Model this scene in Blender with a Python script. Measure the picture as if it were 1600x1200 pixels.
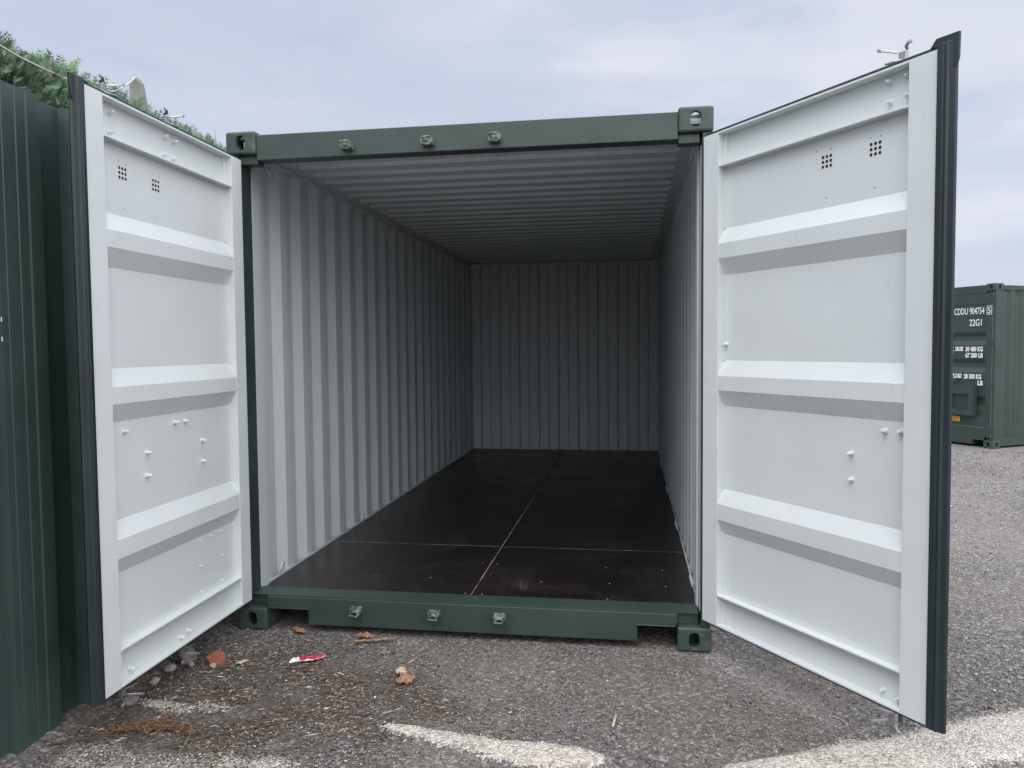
import bpy, bmesh, math, random
import numpy as np
from mathutils import Vector, Matrix, noise

for o in list(bpy.data.objects): bpy.data.objects.remove(o)
S = bpy.context.scene
COL = S.collection
random.seed(7); rng = np.random.default_rng(7)
R = math.radians

# ------------------------------------------------------------------ camera
cam_d = bpy.data.cameras.new('camera'); cam_d.sensor_width = 36; cam_d.lens = 1189.85/1600*36
cam_d.clip_start = .05; cam_d.clip_end = 2000
cam = bpy.data.objects.new('camera', cam_d); COL.objects.link(cam)
def cam_rot(yaw, pit, rol):
    cy, sy, cp, sp, cr, sr = math.cos(yaw), math.sin(yaw), math.cos(pit), math.sin(pit), math.cos(rol), math.sin(rol)
    return Matrix(((cy,-sy,0),(sy,cy,0),(0,0,1))) @ Matrix(((1,0,0),(0,cp,-sp),(0,sp,cp))) @ Matrix(((cr,0,sr),(0,1,0),(-sr,0,cr)))
cam.matrix_world = Matrix.Translation((.8339,-3.6922,1.4743)) @ (cam_rot(.1544,-.0479,.0088) @ Matrix.Rotation(R(90),3,'X')).to_4x4()
S.camera = cam

# ------------------------------------------------------------------ sky, sun, exposure
SUN_EL, SUN_AZ = R(56), math.atan2(-.62,-.78)          # azimuth measured from +y towards +x
w = bpy.data.worlds.new('World'); S.world = w; w.use_nodes = True
nt = w.node_tree; nt.nodes.clear()
def N(nt, t, **k):
    n = nt.nodes.new(t)
    for a, b in k.items():
        if a == 'ins':
            for c, d in b.items(): n.inputs[c].default_value = d
        else: setattr(n, a, b)
    return n
out = N(nt,'ShaderNodeOutputWorld'); bg = N(nt,'ShaderNodeBackground', ins={'Strength':.1})
sky = N(nt,'ShaderNodeTexSky', sky_type='NISHITA', sun_disc=False, sun_elevation=SUN_EL, sun_rotation=SUN_AZ, air_density=1.0, dust_density=2.0)
tc = N(nt,'ShaderNodeTexCoord')
mp = N(nt,'ShaderNodeMapping'); mp.inputs['Scale'].default_value = (1.0,1.0,3.2); mp.inputs['Location'].default_value = (.35,.1,.2)
n1 = N(nt,'ShaderNodeTexNoise', ins={'Scale':2.6,'Detail':5,'Roughness':.5,'Distortion':.3})
n2 = N(nt,'ShaderNodeTexNoise', ins={'Scale':4.6,'Detail':4,'Roughness':.45})
r1 = N(nt,'ShaderNodeValToRGB'); e = r1.color_ramp.elements
e[0].position=.38; e[0].color=(6.05,6.8,8.05,1); e[1].position=.62; e[1].color=(7.85,8.1,8.95,1)
x = r1.color_ramp.elements.new(.5); x.color=(6.55,7.2,8.45,1)
r2 = N(nt,'ShaderNodeValToRGB'); e = r2.color_ramp.elements
e[0].position=.4; e[0].color=(.94,.955,.985,1); e[1].position=.65; e[1].color=(1.05,1.03,1.03,1)
mul = N(nt,'ShaderNodeMixRGB', blend_type='MULTIPLY', ins={'Fac':1.0})
sep = N(nt,'ShaderNodeSeparateXYZ')
mr = N(nt,'ShaderNodeMapRange', ins={'From Min':.42,'From Max':.95,'To Min':1.03,'To Max':2.9})   # overcast sky: brighter overhead
dot = N(nt,'ShaderNodeVectorMath', operation='DOT_PRODUCT'); gl = Vector((.50,-.74,.58)).normalized(); dot.inputs[1].default_value = gl
lob = N(nt,'ShaderNodeMapRange', ins={'From Min':.05,'From Max':1.0,'To Min':0.0,'To Max':1.0}); pw = N(nt,'ShaderNodeMath', operation='POWER', ins={1:1.9})
glow = N(nt,'ShaderNodeVectorMath', operation='SCALE'); glow.inputs[0].default_value = (26.0,25.0,23.5); addg = N(nt,'ShaderNodeVectorMath', operation='ADD'); lowr = N(nt,'ShaderNodeMapRange', ins={'From Min':.05,'From Max':.42,'To Min':.25,'To Max':1.0}); lowm = N(nt,'ShaderNodeMath', operation='MULTIPLY')     # bright lobe added behind the viewer to light doors and interior, dimmed near horizon
mul2 = N(nt,'ShaderNodeVectorMath', operation='SCALE')
mix = N(nt,'ShaderNodeMixRGB', ins={'Fac':.88})
L = nt.links.new
L(tc.outputs['Generated'], mp.inputs['Vector']); L(mp.outputs[0], n1.inputs['Vector']); L(mp.outputs[0], n2.inputs['Vector'])
L(n1.outputs['Fac'], r1.inputs['Fac']); L(n2.outputs['Fac'], r2.inputs['Fac'])
L(r1.outputs[0], mul.inputs[1]); L(r2.outputs[0], mul.inputs[2])
L(tc.outputs['Generated'], sep.inputs[0]); L(sep.outputs['Z'], mr.inputs['Value'])
L(mul.outputs[0], mul2.inputs[0]); L(tc.outputs['Generated'], dot.inputs[0]); L(dot.outputs['Value'], lob.inputs['Value']); L(lob.outputs[0], pw.inputs[0]); L(pw.outputs[0], lowm.inputs[0]); L(sep.outputs['Z'], lowr.inputs['Value']); L(lowr.outputs[0], lowm.inputs[1]); L(lowm.outputs[0], glow.inputs['Scale']); L(mr.outputs[0], mul2.inputs['Scale'])
L(sky.outputs[0], mix.inputs[1]); L(mul2.outputs[0], addg.inputs[0]); L(glow.outputs[0], addg.inputs[1]); L(addg.outputs[0], mix.inputs[2]); L(mix.outputs[0], bg.inputs[0]); L(bg.outputs[0], out.inputs[0])
sd = bpy.data.lights.new('sun','SUN'); sd.energy = .8; sd.angle = R(24); sd.color = (1,.96,.9)
sun = bpy.data.objects.new('sun', sd); COL.objects.link(sun)
sdir = Vector((math.cos(SUN_EL)*math.sin(SUN_AZ), math.cos(SUN_EL)*math.cos(SUN_AZ), math.sin(SUN_EL)))
sun.rotation_euler = sdir.to_track_quat('Z','Y').to_euler(); sun.location = sdir*30
S.view_settings.view_transform = 'Standard'; S.view_settings.look = 'None'; S.view_settings.exposure = 0; S.view_settings.gamma = 1
S.view_settings.use_curve_mapping = False
S.render.engine = 'CYCLES'; S.cycles.max_bounces = 10; S.cycles.diffuse_bounces = 7

# ------------------------------------------------------------------ materials
def mat(name, col, rough=.5, metal=0, bump=None, bscale=40, var=.08, vscale=3, dirt=None, spec=.5, coat=0):
    """painted surface: slow colour drift, fine bump, optional dirt smudges (colour, scale, threshold, amount)"""
    m = bpy.data.materials.new(name); m.use_nodes = True; t = m.node_tree; l = t.links.new
    b = t.nodes['Principled BSDF']; b.inputs['Roughness'].default_value = rough; b.inputs['Metallic'].default_value = metal
    b.inputs['Specular IOR Level'].default_value = spec; b.inputs['Coat Weight'].default_value = coat
    c = N(t,'ShaderNodeTexCoord')
    nz = N(t,'ShaderNodeTexNoise', ins={'Scale':vscale,'Detail':6,'Roughness':.6}); l(c.outputs['Object'], nz.inputs['Vector'])
    rp = N(t,'ShaderNodeValToRGB'); e = rp.color_ramp.elements
    e[0].position = .3; e[1].position = .7
    e[0].color = tuple(v*(1-var) for v in col)+(1,); e[1].color = tuple(min(1,v*(1+var)) for v in col)+(1,)
    l(nz.outputs['Fac'], rp.inputs['Fac']); cur = rp.outputs[0]
    if dirt:
        dc, ds, th, am = dirt
        n3 = N(t,'ShaderNodeTexNoise', ins={'Scale':ds,'Detail':8,'Roughness':.7}); l(c.outputs['Object'], n3.inputs['Vector'])
        r3 = N(t,'ShaderNodeMapRange', ins={'From Min':th,'From Max':th+.12,'To Min':0,'To Max':am}); l(n3.outputs['Fac'], r3.inputs['Value'])
        mx = N(t,'ShaderNodeMixRGB', ins={'Color2':dc+(1,)}); l(r3.outputs[0], mx.inputs['Fac']); l(cur, mx.inputs['Color1']); cur = mx.outputs[0]
    if name.startswith('pale_grey'):       # rubbed marks and small scratches
        ms = N(t,'ShaderNodeMapping'); ms.inputs['Scale'].default_value = (7,7,2.2); l(c.outputs['Object'], ms.inputs['Vector'])
        n5 = N(t,'ShaderNodeTexNoise', ins={'Scale':3.2,'Detail':10,'Roughness':.75,'Distortion':1.2}); l(ms.outputs[0], n5.inputs['Vector'])
        r5 = N(t,'ShaderNodeMapRange', ins={'From Min':.61,'From Max':.74,'To Min':0,'To Max':.38}); l(n5.outputs['Fac'], r5.inputs['Value'])
        m5 = N(t,'ShaderNodeMixRGB', ins={'Color2':(.30,.31,.30,1)}); l(r5.outputs[0], m5.inputs['Fac']); l(cur, m5.inputs['Color1']); cur = m5.outputs[0]
    l(cur, b.inputs['Base Color'])
    rr = N(t,'ShaderNodeMapRange', ins={'To Min':max(0,rough-.08),'To Max':min(1,rough+.1)}); l(nz.outputs['Fac'], rr.inputs['Value']); l(rr.outputs[0], b.inputs['Roughness'])
    if bump:
        n4 = N(t,'ShaderNodeTexNoise', ins={'Scale':bscale,'Detail':4}); l(c.outputs['Object'], n4.inputs['Vector'])
        bp = N(t,'ShaderNodeBump', ins={'Strength':bump,'Distance':.004}); l(n4.outputs['Fac'], bp.inputs['Height']); l(bp.outputs[0], b.inputs['Normal'])
        if 'paint' in name:                 # slight unevenness of pressed sheet
            n6 = N(t,'ShaderNodeTexNoise', ins={'Scale':3.5,'Detail':1}); l(c.outputs['Object'], n6.inputs['Vector'])
            b6 = N(t,'ShaderNodeBump', ins={'Strength':.35,'Distance':.02}); l(n6.outputs['Fac'], b6.inputs['Height']); l(b6.outputs[0], bp.inputs['Normal'])
    return m
M = {}
M['green'] = mat('dark_green_paint', (.036,.058,.051), .36, bump=.15, bscale=60, var=.12, dirt=((.12,.13,.11),9,.66,.35))
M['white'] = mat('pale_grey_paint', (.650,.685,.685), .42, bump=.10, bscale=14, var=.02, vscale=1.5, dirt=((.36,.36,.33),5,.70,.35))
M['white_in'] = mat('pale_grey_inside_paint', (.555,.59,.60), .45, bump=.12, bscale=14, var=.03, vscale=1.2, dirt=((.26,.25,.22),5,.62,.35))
M['rubber'] = mat('black_rubber', (.016,.027,.031), .40, bump=.2, bscale=30, var=.2)
M['steel'] = mat('zinc_steel', (.42,.43,.43), .38, metal=.85, bump=.3, bscale=50, var=.15, dirt=((.25,.13,.07),16,.62,.5))
M['worn'] = mat('worn_green_steel', (.06,.09,.08), .4, bump=.5, bscale=80, var=.2, dirt=((.36,.41,.39),45,.48,.6))
M['hole'] = mat('dark_vent_hole', (.008,.008,.009), .9)
M['letter'] = mat('white_lettering', (.8,.8,.8), .5, var=.03)
M['yellow'] = mat('yellow_sticker', (.85,.45,.03), .4, var=.12, vscale=30)
M['seam'] = mat('raw_board_edge', (.36,.28,.26), .8, var=.4, vscale=14)
M['cast'] = mat('green_casting', (.042,.066,.058), .42, bump=.5, bscale=35, var=.15, dirt=((.23,.16,.11),10,.57,.8))
M['cladding'] = mat('green_cladding', (.040,.070,.062), .30, bump=.15, bscale=20, var=.12, vscale=2, dirt=((.07,.085,.075),4,.6,.4))
M['cable'] = mat('white_cable', (.50,.50,.47), .5)
M['concrete'] = mat('weathered_concrete', (.27,.265,.245), .9, bump=.8, bscale=70, var=.3, vscale=18, dirt=((.08,.08,.07),30,.58,.8))
M['stone'] = mat('grey_rubble', (.20,.185,.18), .9, bump=.8, bscale=60, var=.3, vscale=20)
M['pale_stone'] = mat('pale_rubble', (.36,.32,.29), .9, bump=.8, bscale=60, var=.3, vscale=20)
M['brick'] = mat('red_brick', (.30,.105,.06), .9, bump=.8, bscale=70, var=.3, vscale=25)
M['leaf'] = mat('dead_leaf', (.30,.165,.095), .8, bump=.5, bscale=60, var=.45, vscale=40)
M['leaf2'] = mat('pale_dead_leaf', (.50,.38,.28), .8, bump=.5, bscale=60, var=.3, vscale=40)
M['needle'] = mat('rusty_needles', (.13,.075,.048), .9, var=.6, vscale=30)
M['twig'] = mat('dry_twig', (.09,.065,.045), .9, var=.4, vscale=30)
M['straw'] = mat('straw_stalk', (.22,.16,.09), .8, var=.3, vscale=60)
M['paletwig'] = mat('pale_twig', (.42,.38,.22), .8, var=.3, vscale=60)
M['red'] = mat('red_wrapper_print', (.55,.02,.06), .3, var=.2, vscale=30)
M['plastic'] = mat('pale_plastic', (.72,.72,.72), .3, var=.1)

def floor_mat():
    m = bpy.data.materials.new('phenolic_floor_board'); m.use_nodes = True; t = m.node_tree; l = t.links.new
    b = t.nodes['Principled BSDF']; c = N(t,'ShaderNodeTexCoord')
    nz = N(t,'ShaderNodeTexNoise', ins={'Scale':2.2,'Detail':8,'Roughness':.62,'Distortion':.6}); l(c.outputs['Object'], nz.inputs['Vector'])
    mpp = N(t,'ShaderNodeMapping'); mpp.inputs['Scale'].default_value=(60,4,10); mpp.inputs['Rotation'].default_value=(0,0,.8); l(c.outputs['Object'], mpp.inputs['Vector'])
    sc = N(t,'ShaderNodeTexNoise', ins={'Scale':1.0,'Detail':6,'Roughness':.7}); l(mpp.outputs[0], sc.inputs['Vector'])
    rs = N(t,'ShaderNodeMapRange', ins={'From Min':.55,'From Max':.75,'To Max':.65}); l(sc.outputs['Fac'], rs.inputs['Value'])
    rn = N(t,'ShaderNodeMapRange', ins={'From Min':.47,'From Max':.68}); l(nz.outputs['Fac'], rn.inputs['Value'])
    mm = N(t,'ShaderNodeMath', operation='MULTIPLY'); l(rs.outputs[0], mm.inputs[0]); l(rn.outputs[0], mm.inputs[1])
    fine = N(t,'ShaderNodeTexVoronoi', feature='F1', ins={'Scale':26}); l(c.outputs['Object'], fine.inputs['Vector'])
    fs = N(t,'ShaderNodeMapRange', ins={'From Min':.10,'From Max':.05,'To Min':0,'To Max':.8}); l(fine.outputs['Distance'], fs.inputs['Value'])
    fm = N(t,'ShaderNodeMath', operation='MULTIPLY'); l(fs.outputs[0], fm.inputs[0]); l(rn.outputs[0], fm.inputs[1])
    ad = N(t,'ShaderNodeMath', operation='ADD', use_clamp=True); l(mm.outputs[0], ad.inputs[0]); l(fm.outputs[0], ad.inputs[1])
    base = N(t,'ShaderNodeMixRGB', ins={'Color1':(.010,.007,.009,1),'Color2':(.022,.017,.017,1)}); l(rn.outputs[0], base.inputs['Fac'])
    mx = N(t,'ShaderNodeMixRGB', ins={'Color2':(.17,.14,.125,1)}); l(ad.outputs[0], mx.inputs['Fac']); l(base.outputs[0], mx.inputs['Color1'])
    l(mx.outputs[0], b.inputs['Base Color'])
    rr = N(t,'ShaderNodeMapRange', ins={'To Min':.16,'To Max':.55}); l(nz.outputs['Fac'], rr.inputs['Value']); l(rr.outputs[0], b.inputs['Roughness'])
    bp = N(t,'ShaderNodeBump', ins={'Strength':.25,'Distance':.002}); l(sc.outputs['Fac'], bp.inputs['Height']); l(bp.outputs[0], b.inputs['Normal'])
    return m
M['floor'] = floor_mat()

def vcol_mat(name, attr, ramp, rough=.9, spec=.3, trans=0):
    """colour picked per piece from a ramp by a 0..1 attribute"""
    m = bpy.data.materials.new(name); m.use_nodes = True; t = m.node_tree; l = t.links.new
    b = t.nodes['Principled BSDF']; b.inputs['Roughness'].default_value = rough; b.inputs['Specular IOR Level'].default_value = spec
    a = N(t,'ShaderNodeAttribute', attribute_name=attr); rp = N(t,'ShaderNodeValToRGB'); el = rp.color_ramp.elements
    el[0].position, el[0].color = ramp[0][0], ramp[0][1]+(1,); el[1].position, el[1].color = ramp[-1][0], ramp[-1][1]+(1,)
    for p, c in ramp[1:-1]: el.new(p).color = c+(1,)
    l(a.outputs['Fac'], rp.inputs['Fac']); l(rp.outputs[0], b.inputs['Base Color'])
    return m
M['chips'] = vcol_mat('stone_chips','tone',[(0,(.06,.056,.054)),(.45,(.16,.152,.148)),(.8,(.34,.325,.31)),(1,(.66,.64,.61))],.85)
M['litter'] = vcol_mat('straw_and_leaf_litter','tone',[(0,(.03,.022,.018)),(.4,(.09,.065,.047)),(.75,(.23,.175,.125)),(.88,(.42,.35,.27)),(1,(.80,.77,.72))],.9)
M['crumb'] = vcol_mat('cream_crumbs','tone',[(0,(.28,.245,.21)),(.5,(.56,.50,.43)),(1,(.78,.73,.65))],.9)
M['frond'] = vcol_mat('conifer_fronds','tone',[(0,(.045,.080,.050)),(.45,(.115,.205,.12)),(.8,(.19,.30,.16)),(.96,(.25,.34,.17)),(1,(.20,.15,.09))],.65,.35)

def ground_mat():
    m = bpy.data.materials.new('gravelly_tarmac'); m.use_nodes = True; t = m.node_tree; l = t.links.new
    b = t.nodes['Principled BSDF']; b.inputs['Roughness'].default_value=.95; b.inputs['Specular IOR Level'].default_value=.25
    c = N(t,'ShaderNodeTexCoord'); P = c.outputs['Object']
    def tex(kind, **i):
        n = N(t, kind, ins=i); l(P, n.inputs['Vector']); return n
    def mr(src, a, b_, lo=0, hi=1):
        n = N(t,'ShaderNodeMapRange', ins={'From Min':a,'From Max':b_,'To Min':lo,'To Max':hi}); l(src, n.inputs['Value']); return n.outputs[0]
    def mixc(f, c1, c2, bt='MIX'):
        n = N(t,'ShaderNodeMixRGB', blend_type=bt)
        for s, v in (('Fac',f),('Color1',c1),('Color2',c2)):
            if isinstance(v, (tuple,float,int)): n.inputs[s].default_value = v if not isinstance(v, tuple) else v+(1,)
            else: l(v, n.inputs[s])
        return n.outputs[0]
    def mth(op, a, b_):
        n = N(t,'ShaderNodeMath', operation=op, use_clamp=True)
        for i, v in enumerate((a,b_)):
            if isinstance(v,(int,float)): n.inputs[i].default_value=v
            else: l(v, n.inputs[i])
        return n.outputs[0]
    v1 = tex('ShaderNodeTexVoronoi', Scale=125.0); v2 = tex('ShaderNodeTexVoronoi', Scale=78.0)
    sp = N(t,'ShaderNodeSeparateColor'); l(v1.outputs['Color'], sp.inputs[0])
    sp2 = N(t,'ShaderNodeSeparateColor'); l(v2.outputs['Color'], sp2.inputs[0])
    big = tex('ShaderNodeTexNoise', Scale=.9, Detail=7, Roughness=.6); mid = tex('ShaderNodeTexNoise', Scale=6.0, Detail=6, Roughness=.65)
    fine = tex('ShaderNodeTexNoise', Scale=120.0, Detail=4)
    col = mixc(mr(sp.outputs[0],.15,1), (.105,.097,.090), (.31,.29,.270))
    col = mixc(mr(sp2.outputs[1],.84,.88,0,.7), col, (.50,.48,.455))
    col = mixc(mr(sp2.outputs[2],.8,.95,0,.7), col, (.05,.048,.048))
    col = mixc(mr(big.outputs['Fac'],.42,.66,0,.55), col, (.26,.225,.205))
    huge = tex('ShaderNodeTexNoise', Scale=.42, Detail=4, Roughness=.6, Distortion=.8); col = mixc(mr(huge.outputs['Fac'],.45,.68,0,1), col, mixc(1.0, col, (.80,.79,.785), 'MULTIPLY'))
    col = mixc(mr(mid.outputs['Fac'],.35,.7,0,.7), col, mixc(1.0, col, (.72,.70,.68), 'MULTIPLY'))
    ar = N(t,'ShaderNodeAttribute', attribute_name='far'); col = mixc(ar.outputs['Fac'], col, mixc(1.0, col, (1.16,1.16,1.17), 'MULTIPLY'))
    ab = N(t,'ShaderNodeAttribute', attribute_name='brown'); mb = mth('MULTIPLY', ab.outputs['Fac'], mr(mid.outputs['Fac'],.28,.55,.35,1))
    brn = mixc(fine.outputs['Fac'], (.042,.033,.027), (.15,.115,.090))
    col = mixc(mth('MULTIPLY', mb, .70), col, brn)
    ap = N(t,'ShaderNodeAttribute', attribute_name='pale'); nn = mr(mid.outputs['Fac'],.25,.75,-.55,.5)
    n2 = mr(fine.outputs['Fac'],.3,.7,-.45,.45)
    s1 = N(t,'ShaderNodeMath', operation='ADD'); l(ap.outputs['Fac'], s1.inputs[0]); l(nn, s1.inputs[1])
    s2 = N(t,'ShaderNodeMath', operation='ADD'); l(s1.outputs[0], s2.inputs[0]); l(n2, s2.inputs[1])
    pf = mr(s2.outputs[0], .48, .66)
    pc = mixc(sp.outputs[1], (.39,.345,.30), (.72,.66,.585)); pc = mixc(mr(sp2.outputs[0],.82,.88,0,.5), pc, (.20,.18,.16))
    col = mixc(pf, col, pc)
    l(col, b.inputs['Base Color'])
    h = N(t,'ShaderNodeMath', operation='ADD'); l(v1.outputs['Distance'], h.inputs[0]); l(mth('MULTIPLY', v2.outputs['Distance'], .8), h.inputs[1])
    h2 = N(t,'ShaderNodeMath', operation='ADD'); l(h.outputs[0], h2.inputs[0]); l(fine.outputs['Fac'], h2.inputs[1])
    bp = N(t,'ShaderNodeBump', ins={'Strength':.9,'Distance':.008}); bp.invert = True; l(h2.outputs[0], bp.inputs['Height']); l(bp.outputs[0], b.inputs['Normal'])
    return m
M['ground'] = ground_mat()

# ------------------------------------------------------------------ helpers
def tag(o, label=None, cat=None, group=None, kind=None):
    for k, v in (('label',label),('category',cat),('group',group),('kind',kind)):
        if v: o[k] = v
    return o
def empty(name, loc=(0,0,0), rz=0):
    o = bpy.data.objects.new(name, None); COL.objects.link(o); o.location = loc; o.rotation_euler = (0,0,rz); o.empty_display_size = .2
    return o
class MB:
    """collects shapes; build() links them as ONE mesh object"""
    def __init__(s): s.v = []; s.f = []; s.m = []
    def add(s, vs, fs, mi=0):
        k = len(s.v); s.v += [tuple(p) for p in vs]; s.f += [tuple(k+i for i in f) for f in fs]; s.m += [mi]*len(fs); return s
    def box(s, a, b, mi=0):
        (x0,y0,z0),(x1,y1,z1) = [tuple(map(f, zip(a,b))) for f in (min,max)]
        return s.add([(x0,y0,z0),(x1,y0,z0),(x1,y1,z0),(x0,y1,z0),(x0,y0,z1),(x1,y0,z1),(x1,y1,z1),(x0,y1,z1)],
                     [(0,3,2,1),(4,5,6,7),(0,1,5,4),(1,2,6,5),(2,3,7,6),(3,0,4,7)], mi)
    def extrude(s, poly, fn, t0, t1, mi=0, cap=True):
        """closed polygon of (a,b) pairs; fn(a,b,t) gives the point"""
        n = len(poly); vs = [fn(a,b,t0) for a,b in poly]+[fn(a,b,t1) for a,b in poly]
        fs = [(i,(i+1)%n,n+(i+1)%n,n+i) for i in range(n)]
        if cap: fs += [tuple(range(n))[::-1], tuple(range(n,2*n))]
        return s.add(vs, fs, mi)
    def strip(s, line, fn, t0, t1, mi=0):
        """open line of (a,b) pairs swept from t0 to t1"""
        n = len(line); vs = [fn(a,b,t0) for a,b in line]+[fn(a,b,t1) for a,b in line]
        return s.add(vs, [(i,i+1,n+i+1,n+i) for i in range(n-1)], mi)
    def tube(s, pts, r, k=10, mi=0, closed=False):
        pts = [Vector(p) for p in pts]; vs = []; fs = []; n = len(pts)
        rs = r if isinstance(r,(list,tuple)) else [r]*n
        up = None
        for i, p in enumerate(pts):
            d = (pts[min(i+1,n-1)]-pts[max(i-1,0)]).normalized()
            if up is None: up = d.orthogonal().normalized()
            up = (up-d*up.dot(d)).normalized(); q = d.cross(up)
            vs += [p+(up*math.cos(j*2*math.pi/k)+q*math.sin(j*2*math.pi/k))*rs[i] for j in range(k)]
        for i in range(n-1): fs += [(i*k+j,i*k+(j+1)%k,(i+1)*k+(j+1)%k,(i+1)*k+j) for j in range(k)]
        fs += [tuple(range(k))[::-1], tuple((n-1)*k+j for j in range(k))]
        return s.add(vs, fs, mi)
    def build(s, name, mats, parent=None, bevel=0, smooth=False, fix=True):
        me = bpy.data.meshes.new(name); me.from_pydata(s.v, [], s.f)
        for q in (mats if isinstance(mats,(list,tuple)) else [mats]): me.materials.append(M[q])
        me.polygons.foreach_set('material_index', s.m)
        if fix:
            b = bmesh.new(); b.from_mesh(me); bmesh.ops.recalc_face_normals(b, faces=b.faces); b.to_mesh(me); b.free()
        if smooth: me.polygons.foreach_set('use_smooth', [True]*len(me.polygons))
        o = bpy.data.objects.new(name, me); COL.objects.link(o); o.parent = parent
        if bevel:
            m = o.modifiers.new('bevel','BEVEL'); m.width = bevel; m.segments = 2; m.limit_method = 'ANGLE'; m.angle_limit = R(35)
        return o
def np_obj(name, V, F, m, tone=None, parent=None):
    """fast mesh from arrays; F is an (n,3) or (n,4) array; tone = one value per vertex"""
    me = bpy.data.meshes.new(name); k = F.shape[1]
    me.vertices.add(len(V)); me.vertices.foreach_set('co', V.astype(np.float32).ravel())
    me.loops.add(F.size); me.loops.foreach_set('vertex_index', F.astype(np.int32).ravel())
    me.polygons.add(len(F)); me.polygons.foreach_set('loop_start', np.arange(0,F.size,k,dtype=np.int32))
    me.update(calc_edges=True)
    if tone is not None:
        a = me.attributes.new('tone','FLOAT','POINT'); a.data.foreach_set('value', tone.astype(np.float32))
    me.materials.append(M[m]); o = bpy.data.objects.new(name, me); COL.objects.link(o); o.parent = parent
    return o
def text(name, s, size, parent, m='letter', width=None, thick=.0012, bold=0):
    """flat lettering in its local XY plane, left aligned on the baseline"""
    c = bpy.data.curves.new(name,'FONT'); c.body = s; c.size = size; c.extrude = thick; c.offset = bold; c.resolution_u = 3
    t = bpy.data.objects.new(name, c); COL.objects.link(t)
    me = bpy.data.meshes.new_from_object(t.evaluated_get(bpy.context.evaluated_depsgraph_get())); bpy.data.objects.remove(t)
    me.materials.clear(); me.materials.append(M[m])
    xs = [v.co.x for v in me.vertices]; k = (width/(max(xs)-min(xs))) if width else 1; x0 = min(xs)
    for v in me.vertices: v.co.x = (v.co.x-x0)*k
    o = bpy.data.objects.new(name, me); COL.objects.link(o); o.parent = parent
    return o

# ------------------------------------------------------------------ ground
def sstep(a, b, x): t = np.clip((x-a)/(b-a),0,1); return t*t*(3-2*t)
def gz(x, y): return -.18*sstep(1.9,5.6,x)*sstep(-1.5,6.5,y)
def nz2(x, y, s, o=0): return noise.noise((x*s+o, y*s-o, .37*o))
def segdist(x, y, pts):
    d = np.full(np.shape(x), 1e9)
    for (x0,y0,r0),(x1,y1,r1) in zip(pts[:-1],pts[1:]):
        dx, dy = x1-x0, y1-y0; t = np.clip(((x-x0)*dx+(y-y0)*dy)/(dx*dx+dy*dy),0,1)
        d = np.minimum(d, np.hypot(x-x0-t*dx, y-y0-t*dy)/(r0+t*(r1-r0)))
    return d
PALE = [([(-.10,-.90,.03),(.10,-.935,.05),(.32,-1.0,.075),(.52,-1.02,.085),(.70,-1.03,.06)],1.0),
        ([(1.20,-1.02,.05),(1.5,-.97,.13),(1.85,-.83,.15),(2.3,-.62,.17),(3.2,-.2,.16),(4.4,.3,.15)],1.0),
        ([(-1.18,-.83,.04),(-1.02,-.86,.055),(-.88,-.83,.04),(-.8,-.85,.03)],.72),
        ([(-1.15,-1.25,.10),(-.9,-1.3,.09),(-.62,-1.22,.06),(-.35,-1.22,.05)],.62),
        ([(-.40,-.93,.03),(-.28,-.92,.035)],.55)]
def pale(x, y):
    m = np.zeros(np.shape(x))
    for pts, a in PALE: m = np.maximum(m, a*(1-sstep(.55,1.35,segdist(x,y,pts))))
    return m
def brown(x, y):
    a = np.exp(-(((x+.75)/.62)**2+((y+.66)/.42)**2)**1.3)
    b = .95*np.exp(-(((x+.15)/.35)**2+((y+.70)/.13)**2))
    c = .5*np.exp(-(((x-1.35)/.35)**2+((y+.75)/.15)**2))
    d = .45*np.exp(-(((x+.85)/.75)**2+((y+.95)/.35)**2))
    return np.clip(a*1.15+b+c+d,0,1)
def axis(lo, hi, step, far):
    a = list(np.arange(lo, hi+1e-6, step)); s = step
    while a[-1] < far: s *= 1.25; a.append(a[-1]+s)
    s = step
    while a[0] > -far: s *= 1.25; a.insert(0, a[0]-s)
    return np.array(a)
gx, gy = axis(-1.6,3.3,.022,220), axis(-1.9,.3,.022,220)
X, Y = np.meshgrid(gx, gy)
Z = gz(X, Y)
near = (np.abs(X-1)<5)&(np.abs(Y)<9)
dz = np.zeros(X.shape)
for i, j in zip(*np.nonzero(near)):
    a, b = X[i,j], Y[i,j]
    dz[i,j] = .006*nz2(a,b,1.7)+.004*nz2(a,b,7,3)+.0025*nz2(a,b,26,9)
PM, BM = pale(X,Y), brown(X,Y)
inside = (np.abs(X)<1.3)&(Y>-.04)&(Y<6.2)
Z = Z+np.where(inside, -.004, dz-.003)+.012*sstep(.5,1,PM)*(~inside)
Z += .035*sstep(-1.26,-1.42,X)*sstep(-.25,-.7,Y)*sstep(-1.5,-1.1,Y)
V = np.stack([X,Y,Z],-1).reshape(-1,3); nx = len(gx); ny = len(gy)
idx = np.arange(nx*ny).reshape(ny,nx); F = np.stack([idx[:-1,:-1],idx[:-1,1:],idx[1:,1:],idx[1:,:-1]],-1).reshape(-1,4)
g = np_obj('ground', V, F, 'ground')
for nm, A in (('pale',PM),('brown',BM),('far',np.maximum(sstep(-.2,3.2,Y)*sstep(1.2,2.6,X), sstep(-1.9,-3.5,Y)))):  # far also lightens unseen ground near and behind the viewer, bouncing light inside
    at = g.data.attributes.new(nm,'FLOAT','POINT'); at.data.foreach_set('value', A.astype(np.float32).ravel())
g.data.polygons.foreach_set('use_smooth', [True]*len(g.data.polygons))
tag(g, kind='structure')

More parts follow.
